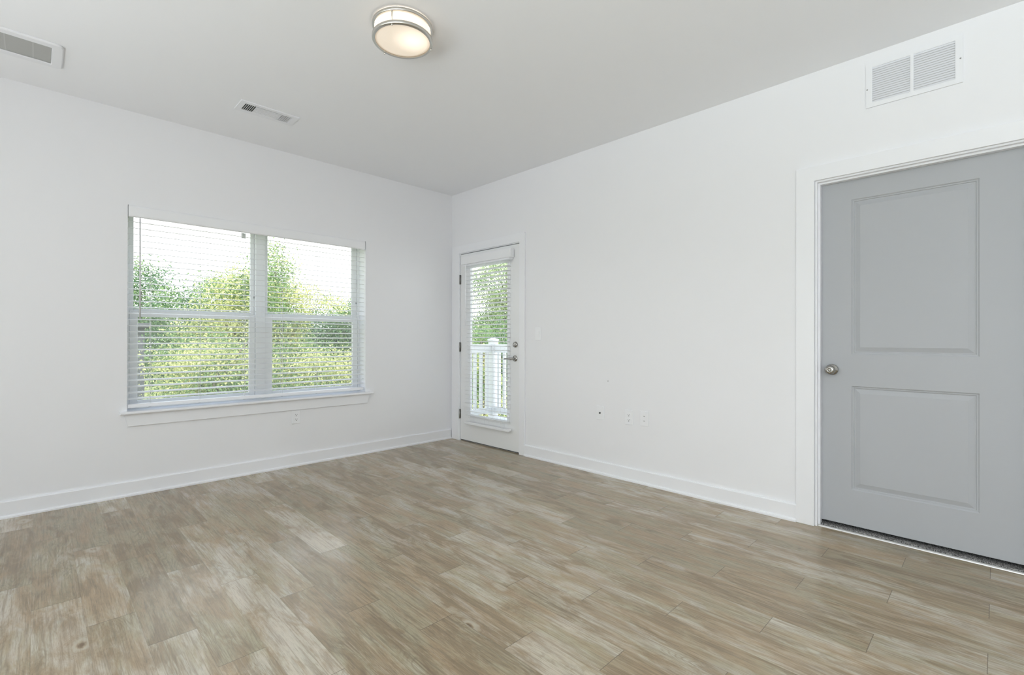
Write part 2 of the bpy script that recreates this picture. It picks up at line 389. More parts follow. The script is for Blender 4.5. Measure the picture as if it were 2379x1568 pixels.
b.prism(vs, 'y', -.0165, -.0005, .0015)
b.build('apron', TRIM, win)

# ------------------------------------------------------------------ blind in the window
bl = thing('window_blind', ((WX0+WX1)/2, .03, 2.07), 'wide white horizontal slat blind lowered over the double window, slats open', 'blind')
b = MB(); b.prism([(-.006, 1.990), (-.012, 1.996), (-.014, 2.005), (-.014, 2.060), (-.010, 2.069), (-.006, 2.0735), (0, 2.0745), (0, 1.990)], 'x', WX0+.003, -1.072)
b.box(WX0+.003, WX0+.010, 0, .05, 1.990, 2.072).box(-1.079, -1.072, 0, .05, 1.990, 2.072)
b.build('valance', BLIND, bl)
MB().box(WX0+.012, -1.081, .008, .060, 2.015, 2.070, .002).build('headrail', BLIND, bl)
SX0, SX1 = -2.886, -1.070
NS, zs0, zs1 = 30, .688, 1.962
tl = math.radians(9.0)
b = MB()
def slat(b, x0, x1, yc, z, tilt, wd=.050, th=.0026, axis='x', crown=.0022):
    """thin crowned slat along an axis; tilt > 0 lowers the room side"""
    pts = []
    n = 6
    up = [(-wd/2+wd*i/n, crown*(1-((i-n/2)/(n/2))**2)+th/2) for i in range(n+1)]
    dn = [(p, q-th) for p, q in up[::-1]]
    c, s_ = math.cos(tilt), math.sin(tilt)
    pts = [(yc+p*c-q*s_, z+p*s_+q*c) for p, q in up+dn]
    b.prism(pts, axis, x0, x1)
for i in range(NS): slat(b, SX0, SX1, .034, zs0+(zs1-zs0)*i/(NS-1), tl)
b.build('slats', SLAT, bl)
b = MB(); b.box(SX0, SX1, .010, .060, .622, .648, .006, 3)
br = b.build('bottom_rail', BLIND, bl)
CX = [-2.755, -2.443, -2.128, -1.830, -1.530, -1.20]
for cx in CX:
    b = MB()
    for yy in (.0085, .0595): b.tube([(cx, yy, .648), (cx, yy, 2.02)], .0009, 5)
    b.tube([(cx+.008, .034, .648), (cx+.008, .034, 2.02)], .0009, 5)
    b.build('ladder_cord', CORD, bl)
for cx in [-2.872]+CX+[-1.10]:
    MB().lathe([(0, -.0016), (.010, -.0016), (.010, .0005)], (cx, .022, .6225), n=12).build('cord_plug', mat('plug_grey', (.45,.46,.47), .5) if 'plug_grey' not in bpy.data.materials else bpy.data.materials['plug_grey'], br, 'small grey plug')
b = MB(); b.tube([(-2.820, -.012, 1.992), (-2.8205, -.018, 1.975), (-2.8195, -.018, 1.62), (-2.819, -.016, 1.262)], [.003, .0052, .0052, .0056], 10)
b.build('tilt_wand', mat('wand_clear_grey', (.62,.63,.64), .25), bl, 'thin grey tilt wand')

# ------------------------------------------------------------------ door_1: glazed patio door
d1 = thing('door_1', (.0, D1Y1, 0), 'narrow white patio door with a tall glass pane, closed', 'door', None, 'structure')
GY0, GY1, GZ0, GZ1 = -.915, -.325, .300, 1.905
sy0, sy1, sz0, sz1 = D1Y0+.006, D1Y1-.005, .013, D1Z-.007
fx0, fx1 = .004, .048
b = MB(); b.box(fx0, fx1, sy0, GY0-.02, sz0, sz1).box(fx0, fx1, GY1+.02, sy1, sz0, sz1)
b.box(fx0, fx1, GY0-.02, GY1+.02, sz0, GZ0-.02).box(fx0, fx1, GY0-.02, GY1+.02, GZ1+.02, sz1)
b.build('door_panel', DOORP, d1)
b = MB()                                    # raised frame around the glass
for (y0, y1, z0, z1) in ((GY0-.030, GY0+.008, GZ0-.030, GZ1+.030), (GY1-.008, GY1+.030, GZ0-.030, GZ1+.030), (GY0+.008, GY1-.008, GZ0-.030, GZ0+.008), (GY0+.008, GY1-.008, GZ1-.008, GZ1+.030)):
    b.box(-.006, .016, y0, y1, z0, z1, .004)
b.build('glass_frame', DOORP, d1)
MB().box(.024, .030, GY0-.018, GY1+.018, GZ0-.018, GZ1+.018).build('pane', GLASS, d1)
for z in (1.779, 1.032, .292):
    b = MB(); b.lathe([(0, -.052), (.0065, -.052), (.0065, .052), (0, .052)], (-.005, D1Y1-.001, z), n=12)
    b.box(.0005, .003, D1Y1-.012, D1Y1+.008, z-.050, z+.050)
    b.build('hinge', HINGE, d1, 'dark steel hinge')
db = MB(); db.lathe([(0, -.016), (.020, -.016), (.026, -.012), (.030, -.004), (.030, .001)], (fx0, -1.017, 1.067), 'x', 32)
dbo = db.build('deadbolt', NICKD, d1, 'round nickel deadbolt')
MB().box(-.030, -.010, -1.030, -1.004, 1.061, 1.068, .002).build('thumb_turn', NICKEL, dbo)
lv = MB(); lv.lathe([(0, -.012), (.022, -.012), (.029, -.008), (.031, -.002), (.031, .001)], (fx0, -1.012, .930), 'x', 32)
lvo = lv.build('lever_handle', NICKD, d1, 'nickel lever handle')
b = MB(); b.tube([(-.004, -1.012, .930), (-.050, -1.012, .930)], .010, 16)
b.tube([(-.050, -1.018, .930), (-.053, -1.000, .930), (-.055, -.960, .928), (-.056, -.915, .925)], [.010, .0095, .0085, .0065], 14)
b.build('lever', NICKD, lvo)
MB().box(.012, .040, sy0, sy1, .0042, .0125).build('door_sweep', RUBBER, d1, 'dark sweep under the door')
# jamb and casing
b = MB()
b.box(-.001, RT, D1Y1, D1Y1+.011, 0, D1Z+.011).box(-.001, RT, D1Y0-.011, D1Y0, 0, D1Z+.011).box(-.001, RT, D1Y0, D1Y1, D1Z, D1Z+.011)
b.box(.050, .064, D1Y1-.012, D1Y1, .02, D1Z).box(.050, .064, D1Y0, D1Y0+.012, .02, D1Z).box(.050, .064, D1Y0+.012, D1Y1-.012, D1Z-.012, D1Z)
b.box(.0205, RT, D1Y0, D1Y1, -.0008, .004)
b.build('jamb', TRIM, d1)
b = MB(); cz = D1Z+.006
ya, yb, yc, yd = D1Y0-.076, D1Y0-.004, D1Y1+.006, -.0265
b.prism([(ya, 0), (yb, 0), (yb, cz), (yc, cz), (yc, 0), (yd, 0), (yd, cz+.083), (ya, cz+.083)], 'x', -.0165, -.0005, .002)
struct(b.build('trim_1', TRIM), 'white casing around the patio door', 'door casing')

# blind on the patio door
dbx = thing('door_blind', (-.02, -.62, 1.98), 'narrow white slat blind hung on the patio door glass', 'blind')
b = MB(); b.prism([(-.066, -1.000), (-.058, -1.006), (-.012, -1.006), (-.006, -1.003), (-.006, -.248), (-.012, -.243), (-.060, -.243), (-.066, -.250)], 'z', 1.926, 2.012, .0015)
b.build('valance', BLIND, dbx)
MB().box(-.052, -.004, -.985, -.262, 1.905, 1.926, .002).build('headrail', BLIND, dbx)
b = MB(); NS2 = 37
for i in range(NS2):
    z = .300+(1.888-.300)*i/(NS2-1)
    slat(b, -.968, -.305, -.034, z, math.radians(-8), .050, .0026, 'y')
b.build('slats', SLAT, dbx)
MB().box(-.060, -.010, -.972, -.300, .206, .232, .004, 3).build('bottom_rail', BLIND, dbx)
for yy in (-.40, -.635, -.87):
    b = MB()
    for xx in (-.0605, -.0085): b.tube([(xx, yy, .232), (xx, yy, 1.91)], .0009, 5)
    b.build('ladder_cord', CORD, dbx)
b = MB(); b.tube([(-.066, -.335, 1.926), (-.0745, -.335, 1.905), (-.072, -.330, 1.6), (-.070, -.325, 1.262)], [.003, .0045, .0045, .005], 10)
b.build('tilt_wand', BLIND, dbx)

# ------------------------------------------------------------------ door_2: grey two-panel door
d2 = thing('door_2', (.06, D2Y1, 0), 'grey two panel interior door with a round knob, closed', 'door', None, 'structure')
X2 = .060; gy0, gy1 = D2Y0+.003, D2Y1-.003; gz0, gz1 = .032, D2Z-.004
panels = ((-4.290, -3.750, 1.036, 1.947), (-4.288, -3.746, .241, .851))
b = bmesh.new()
def ring_loop(y0, y1, z0, z1, x): return [b.verts.new((x, y, z)) for y, z in ((y0, z0), (y1, z0), (y1, z1), (y0, z1))]
def stitch(A, B):
    for i in range(4): b.faces.new((A[i], A[(i+1) % 4], B[(i+1) % 4], B[i]))
ys = [gy0, -4.289, -3.748, gy1]; zs = [gz0, .241, .851, 1.036, 1.947, gz1]
for i in range(3):
    for j in range(5):
        if i == 1 and j in (1, 3): continue
        b.faces.new([b.verts.new((X2, y, z)) for y, z in ((ys[i], zs[j]), (ys[i+1], zs[j]), (ys[i+1], zs[j+1]), (ys[i], zs[j+1]))])
for j in (1, 3):
    y0, y1, z0, z1 = ys[1], ys[2], zs[j], zs[j+1]
    prev = ring_loop(y0, y1, z0, z1, X2)
    for ins, dep in ((.006, .0050), (.011, .0052), (.014, .0095), (.018, .0100), (.040, .0030), (.0425, .0022)):
        cur = ring_loop(y0+ins, y1-ins, z0+ins, z1-ins, X2+dep); stitch(prev, cur); prev = cur
    b.faces.new(prev)
XB = X2+.035
O = [b.verts.new((XB, y, z)) for y, z in ((gy0, gz0), (gy1, gz0), (gy1, gz1), (gy0, gz1))]; I = [b.verts.new((X2, y, z)) for y, z in ((gy0, gz0), (gy1, gz0), (gy1, gz1), (gy0, gz1))]
stitch(I, O); b.faces.new(O)
bmesh.ops.remove_doubles(b, verts=b.verts, dist=1e-5); bmesh.ops.recalc_face_normals(b, faces=b.faces)
mm = MB(); mm.b.free(); mm.b = b
mm.build('door_panel', GREY, d2)
k = MB(); k.lathe([(.033, .0), (.033, -.004), (.030, -.008), (.016, -.012), (.012, -.018), (.012, -.030), (.018, -.036), (.025, -.042), (.0275, -.050), (.0265, -.058), (.022, -.064), (.014, -.067), (.009, -.0675), (.0085, -.065), (0, -.065)], (X2, -3.652, .943), 'x', 40)
ko = k.build('door_knob', NICKD, d2, 'round satin nickel knob')
MB().lathe([(.0065, -.064), (.006, -.0695), (.003, -.071), (0, -.071)], (X2, -3.652, .943), 'x', 20).build('lock_button', NICKEL, ko)
b = MB()
J0 = -.001
b.box(J0, RT, D2Y1, D2Y1+.011, 0, D2Z+.011).box(J0, RT, D2Y0-.011, D2Y0, 0, D2Z+.011).box(J0, RT, D2Y0, D2Y1, D2Z, D2Z+.011)
b.box(.022, X2-.002, D2Y1-.011, D2Y1, 0, D2Z, .001).box(.022, X2-.002, D2Y0, D2Y0+.011, 0, D2Z, .001).box(.022, X2-.002, D2Y0+.011, D2Y1-.011, D2Z-.011, D2Z, .001)
b.build('jamb', TRIM, d2)
b = MB(); ci = D2Y1+.012; cz = D2Z+.009
ya, yb, yc, yd = D2Y0-.110, D2Y0-.012, ci, ci+.098
b.prism([(ya, 0), (yb, 0), (yb, cz), (yc, cz), (yc, 0), (yd, 0), (yd, cz+.090), (ya, cz+.090)], 'x', -.018, -.0005, .002)
struct(b.build('trim_2', TRIM), 'wide white casing around the grey door', 'door casing')
b = MB(); b.prism([(.012, 0), (.014, .004), (.020, .008), (.026, .008), (.034, .003), (.034, 0)], 'y', D2Y0+.001, D2Y1-.001)
struct(b.build('trim_3', METALW), 'thin pale metal transition strip under the grey door', 'threshold')
struct(MB().box(.035, 1.30, -5.2, -2.95, -.0005, .012).build('floor_carpet', CARPET), 'dark grey carpet showing under the grey door', 'carpet')
b = MB(); b.box(1.30, 1.36, -5.2, -2.9, -.1, H).box(RT, 1.30, -5.26, -5.2, -.1, H).box(RT, 1.30, -2.95, -2.9, -.1, H).box(RT, 1.30, -5.2, -2.95, H, H+.05).box(RT, 1.30, -5.2, -2.95, -.1, -.001)
struct(b.build('wall_far', WALL), 'walls of the room beyond the grey door', 'wall')

# ------------------------------------------------------------------ small wall fittings
def plate_root(name, wall, a, z, label, cat, group=None):
    return thing(name, (a, 0, z) if wall == 'left' else (0, a, z), label, cat, group)
def to_wall(wall, a, z):
    """local (u across, d out of the wall, v up) -> world box"""
    def bx(m, u0, u1, d0, d1, v0, v1, bev=0.):
        if wall == 'left': m.box(a+u0, a+u1, -d1, -d0, z+v0, z+v1, bev)
        else: m.box(-d1, -d0, a+u0, a+u1, z+v0, z+v1, bev)
        return m
    return bx
def outlet(wall, a, z, label, group):
    r = plate_root('wall_outlet', wall, a, z, label, 'outlet', group); bx = to_wall(wall, a, z)
    bx(MB(), -.036, .036, .0002, .0065, -.058, .058, .003).build('cover_plate', PLATE, r)
    for s_ in (1, -1):
        m = MB(); bx(m, -.017, .017, .006, .0085, s_*.020-.0145, s_*.020+.0145, .0015)
        rc = m.build('receptacle', PLATE, r)
        m = MB(); bx(m, -.0078, -.0058, .008, .0088, s_*.020-.001, s_*.020+.008); bx(m, .0058, .0078, .008, .0088, s_*.020-.001, s_*.020+.007); bx(m, -.003, .003, .008, .0088, s_*.020-.0105, s_*.020-.0045)
        m.build('slot', DARK, rc, 'dark socket holes')
outlet('left', -1.718, .430, 'white outlet plate under the window sill on the window wall', 'wall outlets')
outlet('right', -2.297, .502, 'white outlet plate on the right wall, middle one of the three low plates', 'wall outlets')
r = plate_root('cable_plate', 'right', -2.022, .508, 'white cable plate with one dark centre jack, nearest the patio door', 'wall plate'); bx = to_wall('right', -2.022, .508)
bx(MB(), -.036, .036, .0002, .0065, -.058, .058, .003).build('cover_plate', PLATE, r)
MB().lathe([(.0075, -.006), (.0075, -.009), (.0048, -.009), (.0045, -.016), (0, -.016)], (0, -2.022, .508), 'x', 16).build('cable_jack', DARK, r, 'dark round jack')
r = plate_root('data_plate', 'right', -2.432, .508, 'white data plate with two small ports, nearest the grey door', 'wall plate'); bx = to_wall('right', -2.432, .508)
bx(MB(), -.036, .036, .0002, .0065, -.058, .058, .003).build('cover_plate', PLATE, r)
for s_ in (1, -1):
    bx(MB(), -.006, .006, .006, .0072, s_*.018-.003, s_*.018+.003).build('port', mat('port_grey', (.38,.38,.38), .5) if 'port_grey' not in bpy.data.materials else bpy.data.materials['port_grey'], r, 'small grey port')
r = plate_root('light_switch', 'right', -1.324, 1.171, 'white rocker light switch beside the patio door', 'light switch'); bx = to_wall('right', -1.324, 1.171)
bx(MB(), -.037, .037, .0002, .0065, -.060, .060, .003).build('cover_plate', PLATE, r)
m = MB(); m.prism([(-.006, 1.171-.033), (-.008, 1.171-.033), (-.0105, 1.171), (-.0075, 1.171+.033), (-.006, 1.171+.033)], 'y', -1.3405, -1.3075)
m.build('rocker', PLATE, r)
m = MB(); m.lathe([(0, -.006), (.0022, -.006), (.0034, -.004), (.0016, -.003), (.0012, .001)], (0, -2.099, .778), 'x', 12)
tag(m.build('wall_nail', DARK), 'tiny dark nail in the right wall above the outlet plates', 'nail')

# return air grille high on the right wall
g = thing('return_grille', (0, -4.03, 2.555), 'white louvred return air grille high on the right wall above the grey door', 'air vent')
gy_0, gy_1, gz_0, gz_1 = -4.231, -3.829, 2.432, 2.678
b = MB()
for (y0, y1, z0, z1) in ((gy_0, gy_0+.030, gz_0, gz_1), (gy_1-.029, gy_1, gz_0, gz_1), (gy_0+.030, gy_1-.029, gz_0, gz_0+.024), (gy_0+.030, gy_1-.029, gz_1-.024, gz_1), (-4.037, -4.023, gz_0+.024, gz_1-.024)):
    b.box(-.010, -.0005, y0, y1, z0, z1)
b.build('grille_frame', VENT, g)
b = MB()
for i in range(16):
    z = gz_0+.031+i*.0124
    for y0, y1 in ((gy_0+.030, -4.037), (-4.023, gy_1-.029)):
        b.prism([(-.0085, z-.0055), (-.0075, z-.0060), (-.0015, z+.0048), (-.0025, z+.0053)], 'y', y0, y1)
b.build('louvers', VENT, g)
MB().box(-.0012, -.0003, gy_0+.02, gy_1-.02, gz_0+.02, gz_1-.02).build('backing', mat('grille_backing', (.72,.72,.72), .8), g)
for yy, zz in ((gy_0+.010, 2.555), (gy_1-.006, 2.535)):
    MB().lathe([(0, -.0125), (.003, -.012), (.0038, -.0095)], (0, yy, zz), 'x', 12).build('screw', HINGE, g)

# ceiling supply register
s0, s1, t0, t1 = -2.365, -1.982, -.757, -.576
g = thing('supply_register', ((s0+s1)/2, (t0+t1)/2, H), 'white ceiling air register with slotted ends in front of the window wall', 'air vent')
b = MB()
# frame: four flanges around the slotted ends and a plain centre plate
for (x0, x1, y0, y1) in ((s0, s0+.034, t0, t1), (s1-.034, s1, t0, t1), (s0+.034, s1-.034, t0, t0+.034), (s0+.034, s1-.034, t1-.034, t1)):
    b.box(x0, x1, y0, y1, H-.007, H-.0005)
b.build('register_frame', VENT, g)
b = MB(); xa, xb = s0+.034+.072, s1-.034-.078
for i in range(5):
    y = t0+.040+i*.0212
    b.prism([(y, H-.0064), (y+.0222, H-.0046), (y+.0222, H-.0036), (y, H-.0054)], 'x', xa, xb)
b.build('centre_blades', VENT, g)
for (x0, x1, sg) in ((s0+.034, xa, 1), (xb, s1-.034, -1)):
    b = MB(); n = 6; st = (x1-x0)/n
    for i in range(n+1):
        x = x0+i*st
        if sg > 0: pts = [(x-.002, H-.0065), (x, H-.0065), (x+.0015, H-.0005), (x-.0005, H-.0005)] if i else [(x-.001, H-.0065), (x+.001, H-.0065), (x+.001, H-.0005), (x-.001, H-.0005)]
        else: pts = [(x-.0025, H-.0065), (x-.0008, H-.0065), (x+.0150, H-.001), (x+.0133, H-.001)]
        b.prism(pts, 'y', t0+.034, t1-.034)
    b.build('end_vanes', VENT, g)
MB().box(s0+.02, s1-.02, t0+.02, t1-.02, H-.0008, H-.0003).build('duct', DUCT, g)

# grey panelled fixture at the left edge of the ceiling
p0, p1, q0, q1 = -4.46, -3.242, -.712, -.392
g = thing('ceiling_panel', ((p0+p1)/2, (q0+q1)/2, H), 'white rounded ceiling frame with a grey ribbed panel, cut off at the left edge', 'ceiling panel')
def rrect(x0, x1, y0, y1, r, n=6):
    pts = []
    for cx, cy, a0 in ((x1-r, y1-r, 0), (x0+r, y1-r, 90), (x0+r, y0+r, 180), (x1-r, y0+r, 270)):
        for i in range(n+1):
            a = math.radians(a0+90*i/n); pts.append((cx+r*math.cos(a), cy+r*math.sin(a)))
    return pts
b = MB(); loops = []
for (ins, z, r) in ((0, H-.0005, .030), (0, H-.006, .030), (.006, H-.011, .026), (.047, H-.011, .004), (.050, H-.006, .003)):
    loops.append([b.b.verts.new((x, y, z)) for x, y in rrect(p0+ins, p1-ins, q0+ins, q1-ins, r)])
for A, B in zip(loops, loops[1:]):
    for i in range(len(A)):
        f_ = b.b.faces.new((A[i], A[(i+1) % len(A)], B[(i+1) % len(A)], B[i]))
b.b.faces.new(loops[0])
bmesh.ops.recalc_face_normals(b.b, faces=b.b.faces)
b.build('panel_frame', VENT, g)
b = MB(); b.box(p0+.051, p1-.051, q0+.051, q1-.051, H-.0055, H-.001)
lens = b.build('grey_panel', LENS, g, 'flat grey panel')
for x in (-3.366, -3.475, -3.585, -3.695, -3.805, -3.915, -4.025, -4.135, -4.245):
    MB().box(x-.003, x+.003, q0+.052, q1-.052, H-.0062, H-.0055).build('rib', mat('rib_grey', (.50,.505,.49), .5) if 'rib_grey' not in bpy.data.materials else bpy.data.materials['rib_grey'], lens)

# ------------------------------------------------------------------ ceiling light
LX, LY, LR = -2.005, -2.191, .1535
lt = thing('ceiling_light', (LX, LY, H), 'round flush ceiling light with two nickel rings and a lit white glass', 'ceiling light')
MB().lathe([(0, H-.0005), (.125, H-.0005), (.125, H-.006), (0, H-.006)], (LX, LY, 0), n=64).build('ceiling_plate', VENT, lt)
def glow(name, base, hot, side):
    m = bpy.data.materials.new(name); m.use_nodes = True; t = NT(m); b_ = t.n['Principled BSDF']
    b_.inputs['Base Color'].default_value = (.60,.57,.53,1); b_.inputs['Roughness'].default_value = .35
    co = t.new('ShaderNodeTexCoord'); mp = t.new('ShaderNodeVectorMath', operation='DISTANCE'); t.link(co.outputs['Object'], mp.inputs[0]); mp.inputs[1].default_value = (.035, -.045, -.083)
    f_ = t.ramp(mp.outputs['Value'], .0, .13, hot, base); gn = t.new('ShaderNodeNewGeometry'); sn = t.new('ShaderNodeSeparateXYZ'); t.link(gn.outputs['Normal'], sn.inputs[0]); zz = t.new('ShaderNodeSeparateXYZ'); t.link(co.outputs['Object'], zz.inputs[0]); sd = t.math('MULTIPLY', t.ramp(t.math('ABSOLUTE', sn.outputs[2]), .3, .7, side, 0.), t.ramp(zz.outputs[2], -.0195, -.014, 1., 11.))
    t.link(t.math('MAXIMUM', f_, sd), b_.inputs['Emission Strength']); b_.inputs['Emission Color'].default_value = (1., .82, .62, 1)
    return m
gm = glow('lit_opal_glass', .50, 1.15, 1.0)
MB().lathe([(.138, H-.006), (.140, H-.030), (.141, H-.074), (.138, H-.080), (.120, H-.0835), (.06, H-.0855), (0, H-.086)], (LX, LY, 0), n=96).build('opal_glass', gm, lt, 'lit opal glass drum')
def torus_band(z, hh, r0, r1):
    return MB().lathe([(r0, z-hh), (r1-.003, z-hh), (r1, z-hh+.003), (r1, z+hh-.003), (r1-.003, z+hh), (r0, z+hh), (r0, z-hh)], (LX, LY, 0), n=96)
torus_band(2.7290, .0085, LR-.012, LR).build('nickel_ring', NICKEL, lt)
torus_band(2.6650, .0090, LR-.015, LR).build('nickel_ring', NICKEL, lt)
for a in (-142, -22, 98):
    a = math.radians(a); x, y = LX+(LR-.005)*math.cos(a), LY+(LR-.005)*math.sin(a)
    so = MB().tube([(x, y, 2.672), (x, y, 2.722)], .0028, 10).build('ring_post', NICKEL, lt)
    MB().lathe([(0, 2.6455), (.0030, 2.6465), (.0042, 2.650), (.0042, 2.6545), (.003, 2.657)], (x, y, 0), n=14).build('post_nut', NICKEL, so)

# ------------------------------------------------------------------ balcony
struct(MB().box(RT, 1.56, -2.85, .93, -.16, -.03).build('floor_balcony', DECK), 'pale balcony deck outside the patio door', 'balcony floor')
struct(MB().box(RT, 1.75, -2.9, 1.1, 2.66, 2.80).build('balcony_shade_slab', RAILM), 'unseen pale slab added over the balcony to shade the railing', 'shade slab')  # out of view, added to keep the sun off the railing
PX, PY = 1.40, .835
rl = thing('balcony_railing', (PX, PY, -.03), 'white balcony railing with a capped corner post outside the patio door', 'railing')
def post(x, y, top):
    p_ = MB().box(x-.052, x+.052, y-.052, y+.052, -.03, top, .003).build('post', RAILM, rl)
    b = MB(); b.box(x-.062, x+.062, y-.062, y+.062, top, top+.022, .004)
    vs = [(x-.055, y-.055), (x+.055, y-.055), (x+.055, y+.055), (x-.055, y+.055)]
    A = [b.b.verts.new((px, py, top+.022)) for px, py in vs]; T = b.b.verts.new((x, y, top+.052))
    for i in range(4): b.b.faces.new((A[i], A[(i+1) % 4], T))
    b.build('post_cap', RAILM, p_)
post(PX, PY, 1.095); post(.26, PY, 1.095); post(PX, -2.70, 1.095)
# north rail (runs in x) and east rail (runs in y)
MB().box(.312, PX-.052, PY-.034, PY+.034, 1.015, 1.045, .004).box(.312, PX-.052, PY-.022, PY+.022, .925, 1.015, .003).build('top_rail', RAILM, rl)
MB().box(PX-.034, PX+.034, -2.648, PY-.052, 1.015, 1.045, .004).box(PX-.022, PX+.022, -2.648, PY-.052, .925, 1.015, .003).build('top_rail', RAILM, rl)
MB().box(.312, PX-.052, PY-.022, PY+.022, .045, .125, .003).build('bottom_rail', RAILM, rl)
MB().box(PX-.022, PX+.022, -2.648, PY-.052, .045, .125, .003).build('bottom_rail', RAILM, rl)
i = 0
x = PX-.052-.075
while x > .34:
    MB().box(x-.019, x+.019, PY-.019, PY+.019, .120, .930).build('baluster', RAILM, rl); x -= .112
y = PY-.052-.075
while y > -2.6:
    MB().box(PX-.019, PX+.019, y-.019, y+.019, .120, .930).build('baluster', RAILM, rl); y -= .112

# ------------------------------------------------------------------ garden
GZ = -3.0
struct(MB().box(-70, 90, WT+.3, 120, GZ-.2, GZ).build('ground', LAWN), 'sunlit lawn below the window', 'lawn')
C0 = Vector((-3.3438, -4.3532, 1.1243))
def place(az, d):
    a = math.radians(az); return C0.x+d*math.sin(a), C0.y+d*math.cos(a)
def tree(name, az, d, blobs, n, leaf, lmat, label, seed, group, trunk_r=.09, dens_edge=.55, limbs=7, far=1.):
    """blobs: (dx across the view, dy away, z centre, rx, ry, rz) ; leaves gather in twig clusters near each blob's skin"""
    # far > 1 sets the whole tree further back and larger by the same factor
    d *= far; leaf *= far; blobs = [(q_[0]*far, q_[1]*far, C0.z+(q_[2]-C0.z)*far, q_[3]*far, q_[4]*far, q_[5]*far) for q_ in blobs]
    rs = np.random.RandomState(seed); bx_, by_ = place(az, d)
    a = math.radians(az); ac = np.array((math.cos(a), -math.sin(a))); aw = np.array((math.sin(a), math.cos(a)))
    alt = {LEAF_Y: LEAF_G, LEAF_G: LEAF_Y if 'bush' in name else LEAF_D, LEAF_D: LEAF_G, LEAF_P: LEAF_G}[lmat]  # second leaf colour also paints sunlit and shaded clumps into the crown
    root = thing(name, (bx_, by_, GZ), label, 'tree' if 'tree' in name else 'bush', group)
    cen = []; vol = np.array([b_[3]*b_[4]*b_[5] for b_ in blobs])**.67; vol = vol/vol.sum()
    V = []
    clusters = max(30, n//55)
    for (dx, dy, zc, rx, ry, rz), fr in zip(blobs, vol):
        c = np.array((bx_, by_))+ac*dx+aw*dy; c = np.array((c[0], c[1], zc)); cen.append((c, (rx, ry, rz)))
        k = max(4, int(clusters*fr))
        v = rs.normal(size=(k, 3)); v /= np.linalg.norm(v, axis=1)[:, None]
        r_ = rs.uniform(dens_edge, 1.05, size=(k, 1))
        lump = 1+.22*np.sin(v[:, :1]*5+seed)*np.cos(v[:, 2:]*6+seed*2)
        q = v*r_*lump*np.array((rx, ry, rz))
        q2 = q.copy(); q2[:, 0] = q[:, 0]*ac[0]+q[:, 1]*aw[0]; q2[:, 1] = q[:, 0]*ac[1]+q[:, 1]*aw[1]
        V.append(q2+c)
    V = np.concatenate(V); per = max(4, n//len(V))
    P = np.repeat(V, per, axis=0)+rs.normal(size=(len(V)*per, 3))*leaf*3.4*np.array((1, 1, .62))
    keep = P[:, 2] > GZ+.05; P = P[keep]
    m_ = len(P)
    nrm = rs.normal(size=(m_, 3))+np.array((-.25, -.45, .75)); nrm /= np.linalg.norm(nrm, axis=1)[:, None]
    t1 = np.cross(nrm, rs.normal(size=(m_, 3))); t1 /= np.linalg.norm(t1, axis=1)[:, None]; t2 = np.cross(nrm, t1)
    L = (leaf*rs.uniform(.65, 1.25, size=(m_, 1)))
    fold = nrm*L*.10
    A = P-t1*L*.5; B = P+t2*L*.30+fold; C = P+t1*L*.55; D = P-t2*L*.30+fold
    co = np.stack((A, B, C, D), 1).reshape(-1, 3)-np.array((bx_, by_, GZ))
    me = bpy.data.meshes.new('crown'); me.vertices.add(m_*4); me.vertices.foreach_set('co', co.astype(np.float32).ravel())
    me.loops.add(m_*4); me.loops.foreach_set('vertex_index', np.arange(m_*4, dtype=np.int32))
    me.polygons.add(m_); me.polygons.foreach_set('loop_start', np.arange(0, m_*4, 4, dtype=np.int32)); me.polygons.foreach_set('loop_total', np.full(m_, 4, dtype=np.int32))
    me.materials.append(lmat); me.materials.append(alt)
    pn = np.sin(V[:, 0]*4.6+seed)+np.sin(V[:, 2]*5.3+seed*1.7)+.8*np.sin(V[:, 1]*4.1+V[:, 0]*2.3+seed*.6)+rs.normal(size=len(V))*.55
    cl = np.repeat((pn > .35).astype(np.int32), per)[keep]; me.polygons.foreach_set('material_index', cl); me.update(calc_edges=True)
    o = bpy.data.objects.new('crown', me); COL.objects.link(o); o.parent = root
    # trunk with limbs into the blobs
    rnd = random.Random(seed); tb = MB(); top = max(c[2]+r_[2]*.3 for c, r_ in cen); main = max(cen, key=lambda q: q[0][2]+q[1][2])[0]
    pts = [Vector((bx_, by_, GZ))]
    for s_ in (.33, .66, 1.):
        pts.append(Vector((bx_+(main[0]-bx_)*s_+rnd.uniform(-.05, .05), by_+(main[1]-by_)*s_+rnd.uniform(-.05, .05), GZ+(top-GZ)*s_)))
    tb.tube(pts, [trunk_r, trunk_r*.75, trunk_r*.5, trunk_r*.2], 8)
    idx = rs.choice(len(V), size=min(limbs*len(cen), len(V)), replace=False)
    for j in idx:
        e = Vector(V[j]); s_ = max(.15, min(.95, (e.z-GZ)/(top-GZ)-.18)); st = pts[0].lerp(pts[-1], s_)
        k_ = min(2, int(s_*3)); lf = s_*3-k_; st = pts[k_].lerp(pts[k_+1], lf)
        tb.tube([st, st.lerp(e, .5)+Vector((0, 0, .06)), e], [trunk_r*.28, trunk_r*.18, trunk_r*.06], 5)
    tb.build('trunk', BARK, root)
    return root
GW = 'trees seen through the window'; GD = 'trees seen through the patio door'
